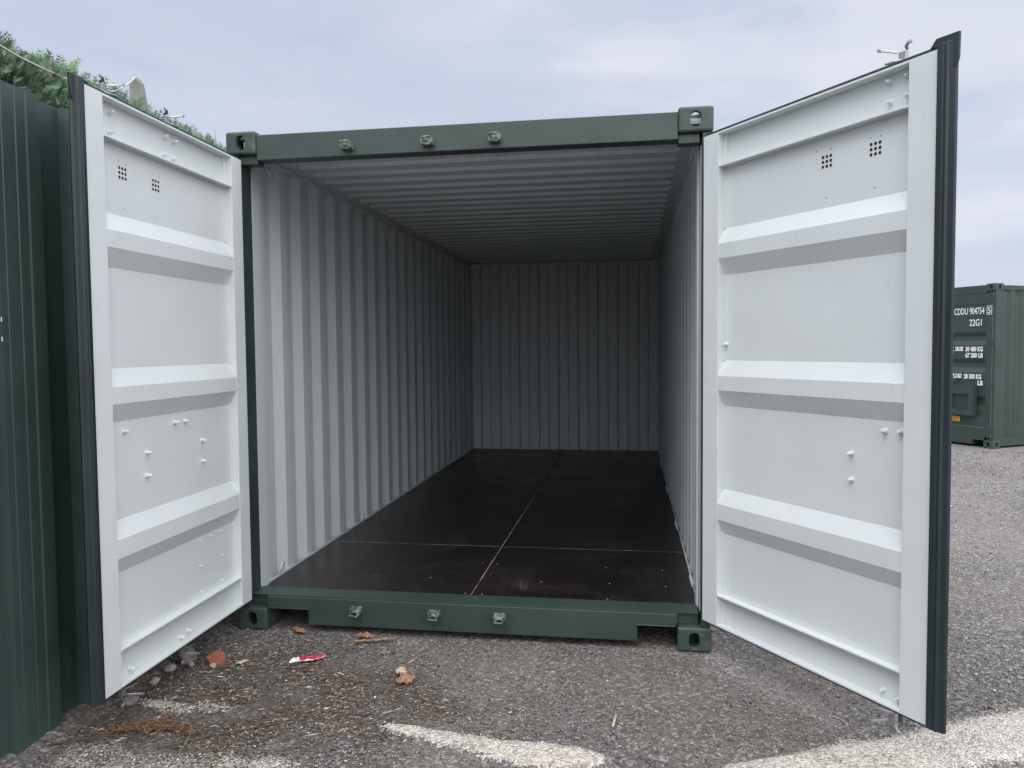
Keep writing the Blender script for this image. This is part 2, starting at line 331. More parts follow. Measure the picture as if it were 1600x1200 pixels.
# loose chips: small faceted stones lying on the surface
def scatter_stones(name, P, size, tone, m, label, flat=.6):
    n = len(P); base = np.array([(1,0,0),(0,1,0),(-1,0,0),(0,-1,0),(0,0,1),(0,0,-.6)],float)
    Fb = np.array([(0,1,4),(1,2,4),(2,3,4),(3,0,4),(1,0,5),(2,1,5),(3,2,5),(0,3,5)])
    s = size[:,None,None]*rng.uniform(.55,1.25,(n,6,3))*np.array([1,1,flat]); V = base[None]*s
    V += rng.uniform(-.25,.25,(n,6,3))*size[:,None,None]
    a = rng.uniform(0,6.28,n); c, q = np.cos(a)[:,None], np.sin(a)[:,None]
    V = np.stack([V[:,:,0]*c-V[:,:,1]*q, V[:,:,0]*q+V[:,:,1]*c, V[:,:,2]],-1)+P[:,None,:]
    F = (Fb[None]+6*np.arange(n)[:,None,None]).reshape(-1,3)
    return tag(np_obj(name, V.reshape(-1,3), F, m, np.repeat(tone,6)), label, 'gravel', kind='stuff')
def pts(n, x0, x1, y0, y1, keep):
    x = rng.uniform(x0,x1,n); y = rng.uniform(y0,y1,n); k = (rng.uniform(size=n) < keep(x,y)) & ~((np.abs(x)<1.235)&(y>-.005)) & (x>-1.36+.0*y)
    x, y = x[k], y[k]; z = gz(x,y)+np.array([.006*nz2(a,b,1.7)+.004*nz2(a,b,7,3) for a,b in zip(x,y)])*(y<9)-.003
    return np.stack([x,y,z],-1)
def clump(x, y, s, o): return np.array([nz2(a,b,s,o) for a,b in zip(x,y)])
P1 = pts(60000,-1.4,3.4,-1.45,.5, lambda x,y: np.clip(.55+.9*clump(x,y,2.3,5),.08,1)*(1-.85*pale(x,y))*(1-.35*brown(x,y)))
P2 = pts(22000,1.3,8.5,.2,9.0, lambda x,y: np.clip(.6+.8*clump(x,y,1.1,5),.1,1))
PP = np.concatenate([P1,P2]); sz = rng.uniform(.0026,.0052,len(PP))*np.where(rng.uniform(size=len(PP))<.03,1.9,1)*np.clip(1+.22*np.maximum(PP[:,1]-.3,0),1,2.6)
scatter_stones('gravel', PP+np.stack([0*sz,0*sz,.35*sz+.0032],-1), sz, rng.beta(1.3,1.35,len(PP)), 'chips', 'loose grey stone chips strewn over the tarmac yard')
P3 = pts(60000,-1.4,3.4,-1.5,.3, lambda x,y: np.clip(pale(x,y)+.25*clump(x,y,9,2)-.25,0,1)*.55)
scatter_stones('cream_rubble', P3+np.array([0,0,.009]), rng.uniform(.002,.0065,len(P3)), rng.uniform(0,1,len(P3)), 'crumb', 'crumbly cream rubble strips in the foreground')
# straw, needles and bits of leaf: thin bent slivers
P4 = pts(40000,-1.38,.9,-1.45,-.01, lambda x,y: brown(x,y)*np.clip(.6+1.3*clump(x,y,4,8),.05,1))
n = len(P4); ln = rng.uniform(.004,.018,n)*np.where(rng.uniform(size=n)<.05,2.3,1); wd = rng.uniform(.0007,.0020,n)*np.where(rng.uniform(size=n)<.14,2.8,1)
a = rng.normal(.55,.9,n); D = np.stack([np.cos(a),np.sin(a),rng.normal(0,.12,n)],-1); Q = np.stack([-np.sin(a),np.cos(a),rng.normal(0,.3,n)],-1)
T = np.array([0,0,.0045])+P4+np.stack([0*ln,0*ln,rng.uniform(0,.004,n)],-1)
V = np.stack([T-D*ln[:,None]-Q*wd[:,None]*.5, T-Q*wd[:,None], T+D*ln[:,None]+Q*wd[:,None]*.4, T+Q*wd[:,None]+np.array([0,0,.0012])],1).reshape(-1,3)
F = np.arange(4*n).reshape(-1,4)
tag(np_obj('plant_litter', V, F, 'litter', np.repeat(rng.beta(1.2,1.5,n),4)), 'brown straw, needle and leaf litter on the ground at left', 'litter', kind='stuff')

# ------------------------------------------------------------------ shipping container
def corner_casting():
    """right front top casting: box with a cavity and stadium holes in its front, side and top"""
    def boxbm(a, b):
        q = MB().box(a,b); me = bpy.data.meshes.new('tmp'); me.from_pydata(q.v,[],q.f); return bpy.data.objects.new('tmp', me)
    def stad(axis, c, hw, hh):   # stadium prism through the wall along axis; hh = half height of the long way
        pts = []
        r = min(hw,hh)
        for i in range(24):
            t = 2*math.pi*i/24; a, b = r*math.cos(t), r*math.sin(t)
            a += math.copysign(max(hw-r,0), a) if hw > r else 0
            b += math.copysign(max(hh-r,0), b) if hh > r else 0
            pts.append((a,b))
        fn = {'y':lambda a,b,t:(c[0]+a,t,c[1]+b),'x':lambda a,b,t:(t,c[0]+a,c[1]+b),'z':lambda a,b,t:(c[0]+a,c[1]+b,t)}[axis]
        return fn, pts
    X0,X1,Y1,Z0,Z1 = 1.057,1.219,.178,2.473,2.591
    body = boxbm((X0,0,Z0),(X1,Y1,Z1)); COL.objects.link(body)
    bv = body.modifiers.new('b','BEVEL'); bv.width=.012; bv.segments=3
    cut = [boxbm((X0+.03,.026,Z0+.022),(X1-.028,Y1-.03,Z1-.028))]
    for axis, c, hw, hh, t0, t1 in (('y',(1.137,2.533),.0265,.0375,-.05,.1),('x',(.089,2.533),.0255,.0395,1.13,1.3),('z',(1.137,.089),.03,.056,2.53,2.7)):
        fn, p = stad(axis, c, hw, hh); q = MB().extrude(p, fn, t0, t1); me = bpy.data.meshes.new('tmp'); me.from_pydata(q.v,[],q.f)
        b = bmesh.new(); b.from_mesh(me); bmesh.ops.recalc_face_normals(b, faces=b.faces); b.to_mesh(me); b.free()
        cut.append(bpy.data.objects.new('tmp', me))
    for i, c in enumerate(cut):
        COL.objects.link(c); md = body.modifiers.new('c%d'%i,'BOOLEAN'); md.operation='DIFFERENCE'; md.object=c; md.solver='EXACT'
    bpy.context.view_layer.update()
    me = bpy.data.meshes.new_from_object(body.evaluated_get(bpy.context.evaluated_depsgraph_get())); me.name='corner_casting'
    for c in cut+[body]: bpy.data.objects.remove(c)
    me.materials.clear(); me.materials.append(M['cast']); me.polygons.foreach_set('material_index',[0]*len(me.polygons))
    return me
CAST = corner_casting()
_m = {}
def cast_variant(sx, sy, sz):
    k = (sx,sy,sz)
    if k not in _m:
        me = CAST.copy()
        for v in me.vertices:
            v.co = Vector((v.co.x*sx, v.co.y if sy>0 else 6.058-v.co.y, v.co.z if sz>0 else 2.591-v.co.z))
        if sx*sy*sz < 0: me.flip_normals()
        _m[k] = me
    return _m[k]

T_ = .003
def corrugated(line, fn, t0, t1, off, mi=(0,1)):
    """sheet of real thickness: inner face material 0, outer face material 1"""
    mb = MB(); mb.strip(line, fn, t0, t1, mi[0]); mb.strip([(a,b+off) for a,b in line], fn, t0, t1, mi[1]); return mb

def make_door(parent, s, loc, ang, ribs, bars, bolts, studs, vents, dots, gw=.064, lockbox=False, fl=.036):
    """door in its own frame: u runs from the hinge edge, v outward, z up; s = +1 right hand door, -1 left hand door"""
    d = empty_mesh = None
    P = lambda u,v,z: (s*u, v, z)
    def bx(mb, a, b, mi=0): return mb.box(P(*a), P(*b), mi)
    z0, z1, W = .169, 2.439, 1.15
    mb = MB()
    bx(mb,(0,0,z0),(.100,.05,z1)); bx(mb,(1.046,0,z0),(W,.05,z1))                        # stiles
    for a, b in ((2.2815,2.289),(2.430,z1),(.3105,.318),(z0,.178)): bx(mb,(.1,0,a),(1.046,.046,b))   # lips of the rails
    bx(mb,(.1,.041,2.289),(1.046,.05,2.430)); bx(mb,(.1,.041,.178),(1.046,.05,.3105))   # webs
    for a, b in ((2.289,2.430),(.178,.3105)): bx(mb,(.1,.030,a),(.117,.041,b))
    line = [(2.2815,.036)]
    for (f1,f0,t,b) in ribs: line += [(t,.036),(f1,.0015),(f0,.0015),(b,.036)]
    line += [(.318,.036)]
    fn = lambda z,v,u: P(u,v,z)
    mb.strip(line, fn, .100, 1.046, 0); mb.strip([(z,v+.004) for z,v in line], fn, .100, 1.046, 1)
    for k in range(len(ribs)+1):                                                        # narrow weld return beside the hinge stile
        top = 2.2815 if k == 0 else ribs[k-1][3]; bot = .318 if k == len(ribs) else ribs[k][2]
        bx(mb,(.1,.031,bot),(.112,.036,top))
    # outside faces of the frame are green: thin skin just proud of it
    bx(mb,(0,.050,z0),(.100,.0525,z1),1); bx(mb,(1.046,.050,z0),(W,.0525,z1),1); bx(mb,(.1,.050,2.2815),(1.046,.0525,z1),1); bx(mb,(.1,.050,z0),(1.046,.0525,.318),1)
    door = mb.build('door', ['white','green'], parent, bevel=.0022)
    door.location = loc; door.rotation_euler = (0,0,-s*ang)
    # rubber gasket: flat strip, bead and lip round the edge, wider at the free side, flaps at the free corners
    gk = MB(); e = W+gw
    prof = [(W+.0005,.001),(W+.002,-.007),(W+gw*.36,-.009),(W+gw*.45,-.003),(W+gw*.52,-.010),(W+gw*.60,-.010),(W+gw*.66,-.002),(e-.004,.004),(e,.012),(e-.006,.018),(W+gw*.5,.014),(W+.0005,.014)]
    gk.extrude(prof, lambda a,b,t: P(a,b,t), .166, z1+.012)
    bx(gk,(-.006,.004,z1+.0005),(W+.02,.016,z1+.008)); bx(gk,(-.004,.020,z1+.0005),(W,.034,z1+.018))
    bx(gk,(-.006,.006,.160),(W+.001,.03,z0-.0005)); bx(gk,(-.010,.006,z0),(-.0005,.03,z1))
    flap = [(W-.03,z1+.009),(W-.008,z1+fl),(e+.008,z1+fl-.002),(e+.006,z1-.045),(e-.002,z1-.075),(e-.02,z1-.075),(W+.012,z1+.006)]
    gk.extrude(flap, lambda a,b,t: P(a,t,b), .001, .011)
    gk.build('gasket','rubber', door, bevel=.0015)
    # bolts: washer and domed nut, painted over
    q = MB()
    def dome(mb, c, ax, rr, h, mi=0):
        k = 10; c = Vector(c); ax = Vector(ax); o1 = ax.orthogonal().normalized(); o2 = ax.cross(o1); vs = []; prof2 = [(1.35,0),(1.35,.14),(.95,.2),(.85,.72),(.45,1.0)]
        for rad, hh in prof2: vs += [c+ax*h*hh+(o1*math.cos(j*2*math.pi/k)+o2*math.sin(j*2*math.pi/k))*rr*rad for j in range(k)]
        fs = []
        for i in range(len(prof2)-1): fs += [(i*k+j,i*k+(j+1)%k,(i+1)*k+(j+1)%k,(i+1)*k+j) for j in range(k)]
        fs.append(tuple((len(prof2)-1)*k+j for j in range(k))); mb.add(vs, fs, mi)
    dome(q,(0,0,0),(0,-1,0),.0080,.024); proto = q.build('bolt','white',door,smooth=False)
    first = True
    def place(proto, u, v, z, r=1):
        nonlocal first
        o = proto if first else proto.copy()
        if not first: COL.objects.link(o)
        first = False; o.location = P(u,v,z); o.scale = (r,r,r); o.rotation_euler = (0,random.uniform(0,1),0)
    for u,z in bolts: place(proto,u,.041 if (z>2.29 or z<.31) else .036,z,random.uniform(.92,1.1))
    for u,z in studs: place(proto,u,.036,z,.5)
    # vents: grids of nine drilled holes seen as small dark discs set in the sheet
    for u,z in vents:
        vb = MB()
        for i in (-1,0,1):
            for j in (-1,0,1):
                vb.add([P(u+i*.0185+.0062*math.cos(t), .0350, z+j*.0185+.0062*math.sin(t)) for t in [k*math.pi/5 for k in range(10)]], [tuple(range(10))[::s]])
        vb.build('vent','hole',door,fix=False)
    for u,z in dots:
        rb = MB(); rb.add([P(u+.003*math.cos(t), .0350, z+.003*math.sin(t)) for t in [k*math.pi/4 for k in range(8)]], [tuple(range(8))[::s]]); rb.build('rivet_hole','worn',door,fix=False)
    # locking bars on the outside, with cams above and below
    for u in bars:
        b = MB(); b.tube([P(u,.080,.095),P(u,.080,2.47)], .0165, 14)
        for z in (.36,1.02,1.7,2.22): b.box(P(u-.045,.0525,z-.02),P(u+.045,.062,z+.02)); b.box(P(u-.024,.062,z-.018),P(u+.024,.1,z+.018))
        bar = b.build('locking_bar','green',door,bevel=.002)
        for z, sg in ((2.492,1),(.105,-1)):
            c = MB(); f = lambda a,b_,t: P(u+a, b_, z+t)
            c.extrude([(-.012,.064),(.012,.064),(.014,.044),(-.014,.044)], f, -.028*sg, .004*sg)          # cam hub
            for q_ in ([(-.016,.045),(-.030,.020),(-.052,.002),(-.070,.004),(-.066,.013),(-.050,.013),(-.034,.030),(-.022,.05)],
                       [(.016,.045),(.026,.022),(.046,.010),(.058,.016),(.055,.024),(.045,.021),(.032,.032),(.022,.05)]):
                k2 = len(q_); vs = [P(u+a, b_, z+(.002+.30*max(0,abs(a)-.02))*sg) for a,b_ in q_]+[P(u+a, b_, z+(.009+.42*max(0,abs(a)-.02))*sg) for a,b_ in q_]
                c.add(vs, [(i,(i+1)%k2,k2+(i+1)%k2,k2+i) for i in range(k2)]+[tuple(range(k2))[::-1],tuple(range(k2,2*k2))])
            c.extrude([(-.055,.03),(-.02,.045),(.006,.04),(-.02,.028),(-.052,.022)], f, -.030*sg, -.024*sg)
            c.build('locking_cam','steel',door,bevel=.0015)
        h = MB(); h.tube([P(u,.097,1.05),P(u-.10,.102,1.05),P(u-.40,.100,1.06)], .011, 8); h.box(P(u-.43,.088,1.035),P(u-.36,.113,1.085)); h.build('bar_handle','green',door,bevel=.002)
    for z in (.30,.98,1.66,2.34):                                                       # hinges
        h = MB(); h.box(P(-.052,.030,z-.045),P(.085,.0475+.009,z+.045)); h.tube([P(-.045,.048,z-.075),P(-.045,.048,z+.075)], .014, 10); h.build('hinge','green',door,bevel=.002)
    if lockbox:
        b = MB(); u0,u1,a,c,v0,v1 = .23,.735,.50,.985,.0525,.150
        b.box(P(u0,v0,a),P(u0+.012,v1,c)); b.box(P(u1-.012,v0,a),P(u1,v1,c)); b.box(P(u0+.012,v0,c-.012),P(u1-.012,v1,c)); b.box(P(u0+.012,v0,a),P(u1-.012,v1,a+.012))
        b.box(P(u0+.0125,v1-.008,.84),P(u1-.0125,v1-.0005,c-.0125)); b.box(P(u0+.0125,v1-.008,a+.0125),P(u1-.0125,v1-.0005,.60)); b.box(P(u0+.0125,v1-.008,.60),P(.315,v1-.0005,.84)); b.box(P(.67,v1-.008,.60),P(u1-.0125,v1-.0005,.84))
        b.box(P(u0+.02,.075,.56),P(u1-.02,.083,.90)); b.box(P(.315,v1-.0005,.592),P(.67,v1+.006,.60))
        b.build('lock_box','green',door,bevel=.003)
    return door

def make_container(loc, rz, open_doors, ribs, label):
    c = empty('shipping_container', loc, rz); tag(c, label, 'shipping container', 'dark green shipping containers')
    H, D, FZ = 1.219, 6.058, .17
    for sx in (1,-1):
        for sy in (1,-1):
            for sz in (1,-1):
                o = bpy.data.objects.new('corner_casting', cast_variant(sx,sy,sz)); COL.objects.link(o); o.parent = c
    for sx in (1,-1):
        mb = MB()                                                                        # front corner posts: stepped section, green outside, pale inside
        px0 = 1.160 if sx < 0 else 1.168
        mb.box((sx*px0,.012,.118),(sx*1.213,.150,2.473)); mb.box((sx*1.1795,.150,.118),(sx*1.213,.245,2.473))
        mb.build('corner_post','green',c,bevel=.004)
        mb = MB(); mb.box((sx*1.1565,.1505,FZ),(sx*1.1675,.235,2.50)); mb.box((sx*(px0-.0035),.150 if sx<0 else .045,.186),(sx*(px0-.0005),.1505,2.42)); mb.build('post_lining','white_in',c,bevel=.004)
        mb = MB(); mb.box((sx*1.1795,D-.14,.118),(sx*1.213,D-.012,2.473)); mb.build('corner_post','green',c,bevel=.004)
        # corrugated side
        line = [(.2345,sx*1.1675)]; y = .2345
        y = .238
        while y < D-.45:
            line += [(y,sx*1.175),(y+.070,sx*1.175),(y+.138,sx*1.209),(y+.206,sx*1.209)]; y += .274
        line += [(y,sx*1.175),(D-.115,sx*1.175)]
        mb = corrugated(line, lambda a,b,t:(b,a,t), FZ-.01, 2.525, sx*T_); mb.build('side_panel',['white_in','green'],c,fix=False)
        mb = MB(); mb.box((sx*1.176,.178,2.526),(sx*1.2185,D-.178,2.56)); mb.box((sx*1.2145,.178,2.49),(sx*1.2185,D-.178,2.526)); mb.build('top_rail',['green'],c,bevel=.003)
        mb = MB(); mb.box((sx*1.162,.236,2.514),(sx*1.2125,D-.12,2.5345)); mb.build('rail_lining','white_in',c,bevel=.003)
        mb = MB(); mb.box((sx*1.172,.178,.03),(sx*1.216,D-.178,.158)); mb.box((sx*1.14,.178,.03),(sx*1.172,D-.178,.036)); mb.build('bottom_rail','green',c,bevel=.003)
        mb = MB(); mb.box((sx*1.1655,.236,FZ),(sx*1.174,D-.12,FZ+.012)); mb.build('skirting','white_in',c)
    # header and sill
    mb = MB(); mb.box((-1.057,.012,2.443),(1.057,.1,2.572)); mb.box((-1.057,.1,2.53),(1.057,.17,2.572)); 
    for sx in (1,-1): mb.box((sx*1.0575,.03,2.427),(sx*1.159,.1,2.4725))
    mb.build('header_beam','green',c,bevel=.004)
    prof = [(-1.057,.178),(-1.057,.122),(-.83,.117),(-.83,.036),(.866,.036),(.866,.117),(1.057,.122),(1.057,.178)]
    mb = MB(); mb.extrude(prof, lambda a,b,t:(a,t,b), .012, .165)
    mb.box((-1.159,.05,.1185),(-1.057,.165,.178)); mb.box((1.057,.05,.1185),(1.159,.165,.178))
    for a, b in ((-1.05,-.82),(.856,1.05)): mb.box((a,.004,.116),(b,.012,.123))
    mb.build('sill_beam','green',c,bevel=.004)
    mb = MB(); mb.box((-1.159,.03,.1785),(1.159,.163,.1815)); mb.build('sill_plate','green',c,bevel=.001)
    for x in (-.566,-.151,.185):
        for z, sg in ((2.487,1),(.128,-1)):
            k = MB(); k.box((x-.031,-.001,z-.016),(x+.031,.012,z+.020)); jx = random.uniform(.85,1.1)
            k.extrude([(-.029*jx,-.022),(-.016,-.024),(-.006,-.006),(.008,-.004),(.015,-.021),(.029*jx,-.019),(.030,.010),(.013,.020),(-.012,.017),(-.030,.012)], lambda a,b,t:(x+a,t+.010*abs(a)/.03,z+b*sg*-1), -.036, -.0012)
            k.extrude([(-.024,0),(.027,.003),(.023,.012),(-.022,.010)], lambda a,b,t:(x+a,t,z+.010*sg+b*sg), -.046, -.0365)
            k.build('cam_keeper','worn',c,bevel=.004)
    # roof and end wall
    line = [(.105,2.535)]; y = .20
    while y < D-.3: line += [(y,2.535),(y+.092,2.535),(y+.105,2.555),(y+.196,2.555)]; y += .209
    line += [(D-.1,2.535)]
    mb = corrugated(line, lambda a,b,t:(t,a,b), -1.10, 1.10, T_); mb.box((-1.172,.1,2.5355),(-1.098,D-.1,2.562)); mb.box((1.098,.1,2.5355),(1.172,D-.1,2.562))
    mb.box((-1.1,.105,2.559),(1.1,D-.1,2.562),1); mb.build('roof_panel',['white_in','green'],c,fix=False)
    line = [(-1.176,5.945)]; x = -1.075
    while x < 1.0: line += [(x,5.945),(x+.018,5.99),(x+.122,5.99),(x+.140,5.945)]; x += .250
    line += [(1.176,5.945)]
    mb = corrugated(line, lambda a,b,t:(a,b,t), FZ-.01, 2.54, T_); mb.build('end_panel',['white_in','green'],c,fix=False)
    mb = MB(); mb.box((-1.05,5.93,2.505),(1.05,5.990,2.5345)); mb.box((-1.1745,5.872,2.466),(-1.05,5.99,2.5345)); mb.box((1.05,5.872,2.466),(1.1745,5.99,2.5345)); mb.build('end_rail','white_in',c)
    mb = MB(); mb.box((-1.057,D-.06,2.46),(1.057,D-.01,2.575)); mb.build('end_beam','green',c,bevel=.003); mb = MB(); mb.box((-1.057,D-.1,.04),(1.057,D-.01,.165)); mb.build('end_beam','green',c,bevel=.003)
    mb = MB()
    y = .40
    while y < D-.3: mb.box((-1.17,y,.035),(1.17,y+.045,.1415)); y += .31
    mb.build('cross_members','green',c)
    # floor: boards, seams between them, screws
    ys = [(.1655,1.172),(1.178,3.572),(3.578,5.944)]
    for a, b in ys:
        for xa, xb in ((-1.168,-.0028),(.0028,1.168)):
            MB().box((xa,a,.142),(xb,b,FZ)).build('floor_board','floor',c,bevel=.0015)
    def seam(p0, p1, w0, name='floor_seam'):
        n_ = 60; vs = []
        for i in range(n_+1):
            t = i/n_; p = Vector(p0).lerp(Vector(p1), t); d = (Vector(p1)-Vector(p0)).normalized(); q = Vector((-d.y,d.x,0))
            wv = w0*(1+.9*noise.noise((i*.7,p0[1]*3,1)))*(.25 if random.random()<.12 else 1); ofs = q*noise.noise((i*.31,2,3))*.0012
            vs += [p+ofs-q*wv, p+ofs+q*wv]
        MB().add(vs, [(2*i,2*i+1,2*i+3,2*i+2) for i in range(n_)]).build(name,'seam',c,fix=False)
    seam((0,.168,FZ+.001),(0,3.3,FZ+.001),.0026); seam((-1.16,1.175,FZ+.0012),(1.16,1.175,FZ+.0012),.0028)
    seam((-.75,.1675,FZ+.0012),(1.158,.1675,FZ+.0012),.0017)
    k = 0; sp = None
    for y in (.20,.47,.78,1.14,1.24,1.62,2.05):
        for x in (-1.02,-.62,-.3,-.05,.05,.33,.7,1.02):
            if (x in (-.3,.33)) and y > .5 or random.random()<.22: continue
            if sp is None: sp = MB().add([(.0058*math.cos(t),.0058*math.sin(t),0) for t in [i*math.pi/4 for i in range(8)]],[tuple(range(8))]).build('floor_screw','seam',c,fix=False); o = sp
            else: o = sp.copy(); COL.objects.link(o)
            o.location = (x+random.uniform(-.02,.02), y+random.uniform(-.015,.015), FZ+.0015)
    # lashing rings
    rp = None
    for sx in (-1,1):
        for y, z, up in [(.39,.225,1),(1.73,.21,1),(3.1,.21,1),(4.5,.21,1),(.36,2.46,-1),(1.70,2.45,-1),(3.1,2.45,-1)]:
            pts_ = [(0,-.020,.0),(-.016,-.022,.012),(-.026,-.012,.05),(-.028,.004,.062),(-.026,.016,.045),(-.014,.022,.008),(0,.020,-.002)]
            if rp is None: rp = MB().tube(pts_, .0048, 8).build('lashing_ring','white_in',c,smooth=True); o = rp
            else: o = rp.copy(); COL.objects.link(o)
            o.location = (sx*1.172,y,z-.03*up); o.scale = (sx,1,up)
    # doors
    BR = [(.805,1.063),(.807,.963),(.95,1.162),(1.014,1.164),(.092+.03,1.481),(.947,2.402),(.948,2.330),(1.017,2.402),(1.018,2.332),(.952,.207),(1.018,.201)]
    BL = [(.938,1.156),(.796,1.052),(.801,.957),(.594,1.158),(.515,1.156),(.377,1.052),(.377,.955),(.959,2.396),(.963,2.319),(.606,2.398),(.535,2.395),(.610,2.321),(.539,2.319),(.947,.203),(.594,.196),(.533,.202)]
    SL = [(.418,.585),(.323,.585),(.229,.584),(.229,.466),(.419,.467),(.235,.344),(.419,.345)]
    VR = [(.674,2.184),(.891,2.182)]; VL = [(.894,2.176),(.677,2.173)]
    DR = [(.624,2.233),(.694,2.228),(.871,2.224),(.914,2.222),(.89,2.043),(.673,2.045)]; DL = [(.915,2.218),(.872,2.216),(.697,2.217),(.652,2.216),(.893,2.036),(.675,2.036)]
    if open_doors:
        dr = make_door(c, 1,(1.171,-.02,0),.9589,ribs,[.985],BR,[],VR,DR,lockbox=True)
        dl = make_door(c,-1,(-1.1247,-.02,0),math.pi/2+.010,ribs,[.565,.975],BL,SL,VL,DL,gw=.058,fl=.020)
    else:
        dr = make_door(c, 1,(1.167,.062,0),math.pi,ribs,[1.0],[],[],[],[],gw=.02,lockbox=True)
        dl = make_door(c,-1,(-1.167,.062,0),math.pi,ribs,[.565,1.0],[],[],[],[],gw=.0)
    return c, dr, dl
RIBS = [(1.936,1.870,2.006,1.796),(1.336,1.270,1.407,1.198),(.745,.672,.813,.604)]
c1, dr1, dl1 = make_container((0,0,0),0,True,RIBS,'open green shipping container with both pale doors swung wide, filling the middle')
RIBS2 = [(1.770,1.700,1.835,1.625),(1.336,1.270,1.407,1.190),(.745,.672,.813,.600)]
az = R(30.6); d1 = Vector((-math.sin(az),math.cos(az),0)); C2 = Vector((6.444,9.194,-.18))
c2, dr2, dl2 = make_container(C2+d1*1.219, -(math.pi/2-az), False, RIBS2,'closed green shipping container with white code lettering, far off beyond the right door')
# lettering on the outside of the closed right hand door (door frame: x = u, so text runs towards -x ... turned to face outward)
def mark(s, corner_r, z, size, width, parent=dr2, m='letter', bold=.002):
    """corner_r = distance from the container's right edge to the text's left end"""
    t = text('lettering', s, size, parent, m, width, bold=bold)
    # door local: x from hinge (container right edge -.052), y outward -> text x axis is -u
    t.matrix_local = Matrix.Translation((corner_r-.052, .0560, z)) @ Matrix(((-1,0,0),(0,0,1),(0,1,0))).to_4x4()
    return t
mark('CDDU 904754', .71, 2.12, .150, .52, bold=.0012); mark('5', .135, 2.125, .135, .05, bold=.001)
fr = MB()
for a, b in (((.015,.052,2.106),(.10,.0545,2.113)),((.015,.052,2.237),(.10,.0545,2.244)),((.015,.052,2.113),(.021,.0545,2.237)),((.094,.052,2.113),(.10,.0545,2.237))): fr.box((a[0]+.0,a[1]+.001,a[2]),(b[0],b[1]+.0012,b[2]))
fr.build('lettering','letter',dr2)
mark('22G1', .44, 1.935, .150, .21)
for s_, x_, z_, sz_, w_ in (('MAX.',.80,1.53,.10,.10),('GROSS',.68,1.535,.095,.14),('30 480 KG',.50,1.53,.10,.30),('67 200 LB',.50,1.43,.10,.30),('NET',.80,1.43,.10,.09),
                            ('PAYLOAD',.80,1.095,.10,.24),('28 300 KG',.52,1.09,.10,.30),('LB',.28,.99,.10,.09)):
    if w_: mark(s_, x_, z_, sz_, w_, bold=.004)
for s_, x_, z_, sz_, w_ in (('TARE 2 180 KG  4 810 LB',.80,1.11-.012,.0,.0),): pass
stk = MB(); stk.box((.52,.0526,.385),(.735,.0545,.465)); st = stk.build('warning_sticker','yellow',dr2)
t = MB(); t.box((.53,.0546,.43),(.725,.0550,.436)); t.box((.56,.0546,.405),(.70,.0550,.411)); t.build('sticker_print','hole',dr2)

# ------------------------------------------------------------------ ribbed metal wall at left
line = []; y = -1.087-.365*22; A, B = -1.368, -1.408
while y < 6.4:
    p = [(y-.205,A),(y-.178,A),(y-.175,A-.003),(y-.172,A),(y-.116,A),(y-.1125,A-.003),(y-.109,A),(y-.066,A),(y-.060,A+.004),(y,A+.004),(y+.012,B),(y+.148,B)]
    line += p; y += .365
mb = MB(); mb.strip(line, lambda a,b,t:(b,a,t), -.02, 2.437); mb.strip([(a,b-.004) for a,b in line], lambda a,b,t:(b,a,t), -.02, 2.437)
cw = empty('metal_wall',(0,0,0)); tag(cw,'dark green ribbed metal wall at the left edge, under the hedge','wall')
mb.build('cladding','cladding',cw,fix=False)
mb = MB()
for z in (.5,1.3,2.1): mb.box((-1.46,-9,z),(-1.414,6.4,z+.06))
mb.build('cladding_rail','cladding',cw)
sc = MB()
for (y,z) in ((-1.297,1.59),(-1.297,1.52)): sc.box((A+.0005,y-.002,z-.008),(A+.002,y+.002,z+.008))
sc.build('paint_chips','letter',cw)

# ------------------------------------------------------------------ hedge
def hz(y):            # height of the crest along the hedge
    return 3.11+.05*(1-sstep(-1.6,-.3,y))+.04*np.sin(y*1.9)+.035*np.sin(y*5.3+1)+.02*np.sin(y*13)+.11*(1-sstep(-.9,.1,y))-.08*np.exp(-((y-.5)/.4)**2)-.03*sstep(.3,1.2,y)-.42*sstep(1.2,4.2,y)-.9*sstep(4.2,6,y)
hedge = empty('hedge',(-2.3,-.5,0)); tag(hedge,'tall green conifer hedge rising behind the ribbed metal wall','hedge')
ringn = 14; ysn = np.linspace(-7.5,5.6,90); core = MB(); vs = []
for yy in ysn:
    h = float(hz(yy))-.14
    prof = [(-1.56,.02),(-1.56,1.2),(-1.54,2.15),(-1.60,h-.50),(-1.75,h-.42),(-2.02,h-.28),(-2.4,h-.10),(-2.8,h-.06),(-3.1,h-.3),(-3.2,h-.8),(-3.25,1.2),(-3.2,.02)]
    for (px,pz) in prof:
        q = .07*noise.noise((px*2.5,yy*2.5,pz*2.5)); vs.append((px+2.3+q, yy+.5, pz+q))
k = 12; fs = [(i*k+j,i*k+j+1,(i+1)*k+j+1,(i+1)*k+j) for i in range(len(ysn)-1) for j in range(k-1)]+[tuple(range(k)),tuple((len(ysn)-1)*k+j for j in range(k))]
M['core'] = mat('hedge_inner_twigs',(.022,.036,.02),.95,bump=1,bscale=25,var=.5,vscale=9)
core.add(vs,fs).build('inner_growth','core',hedge)
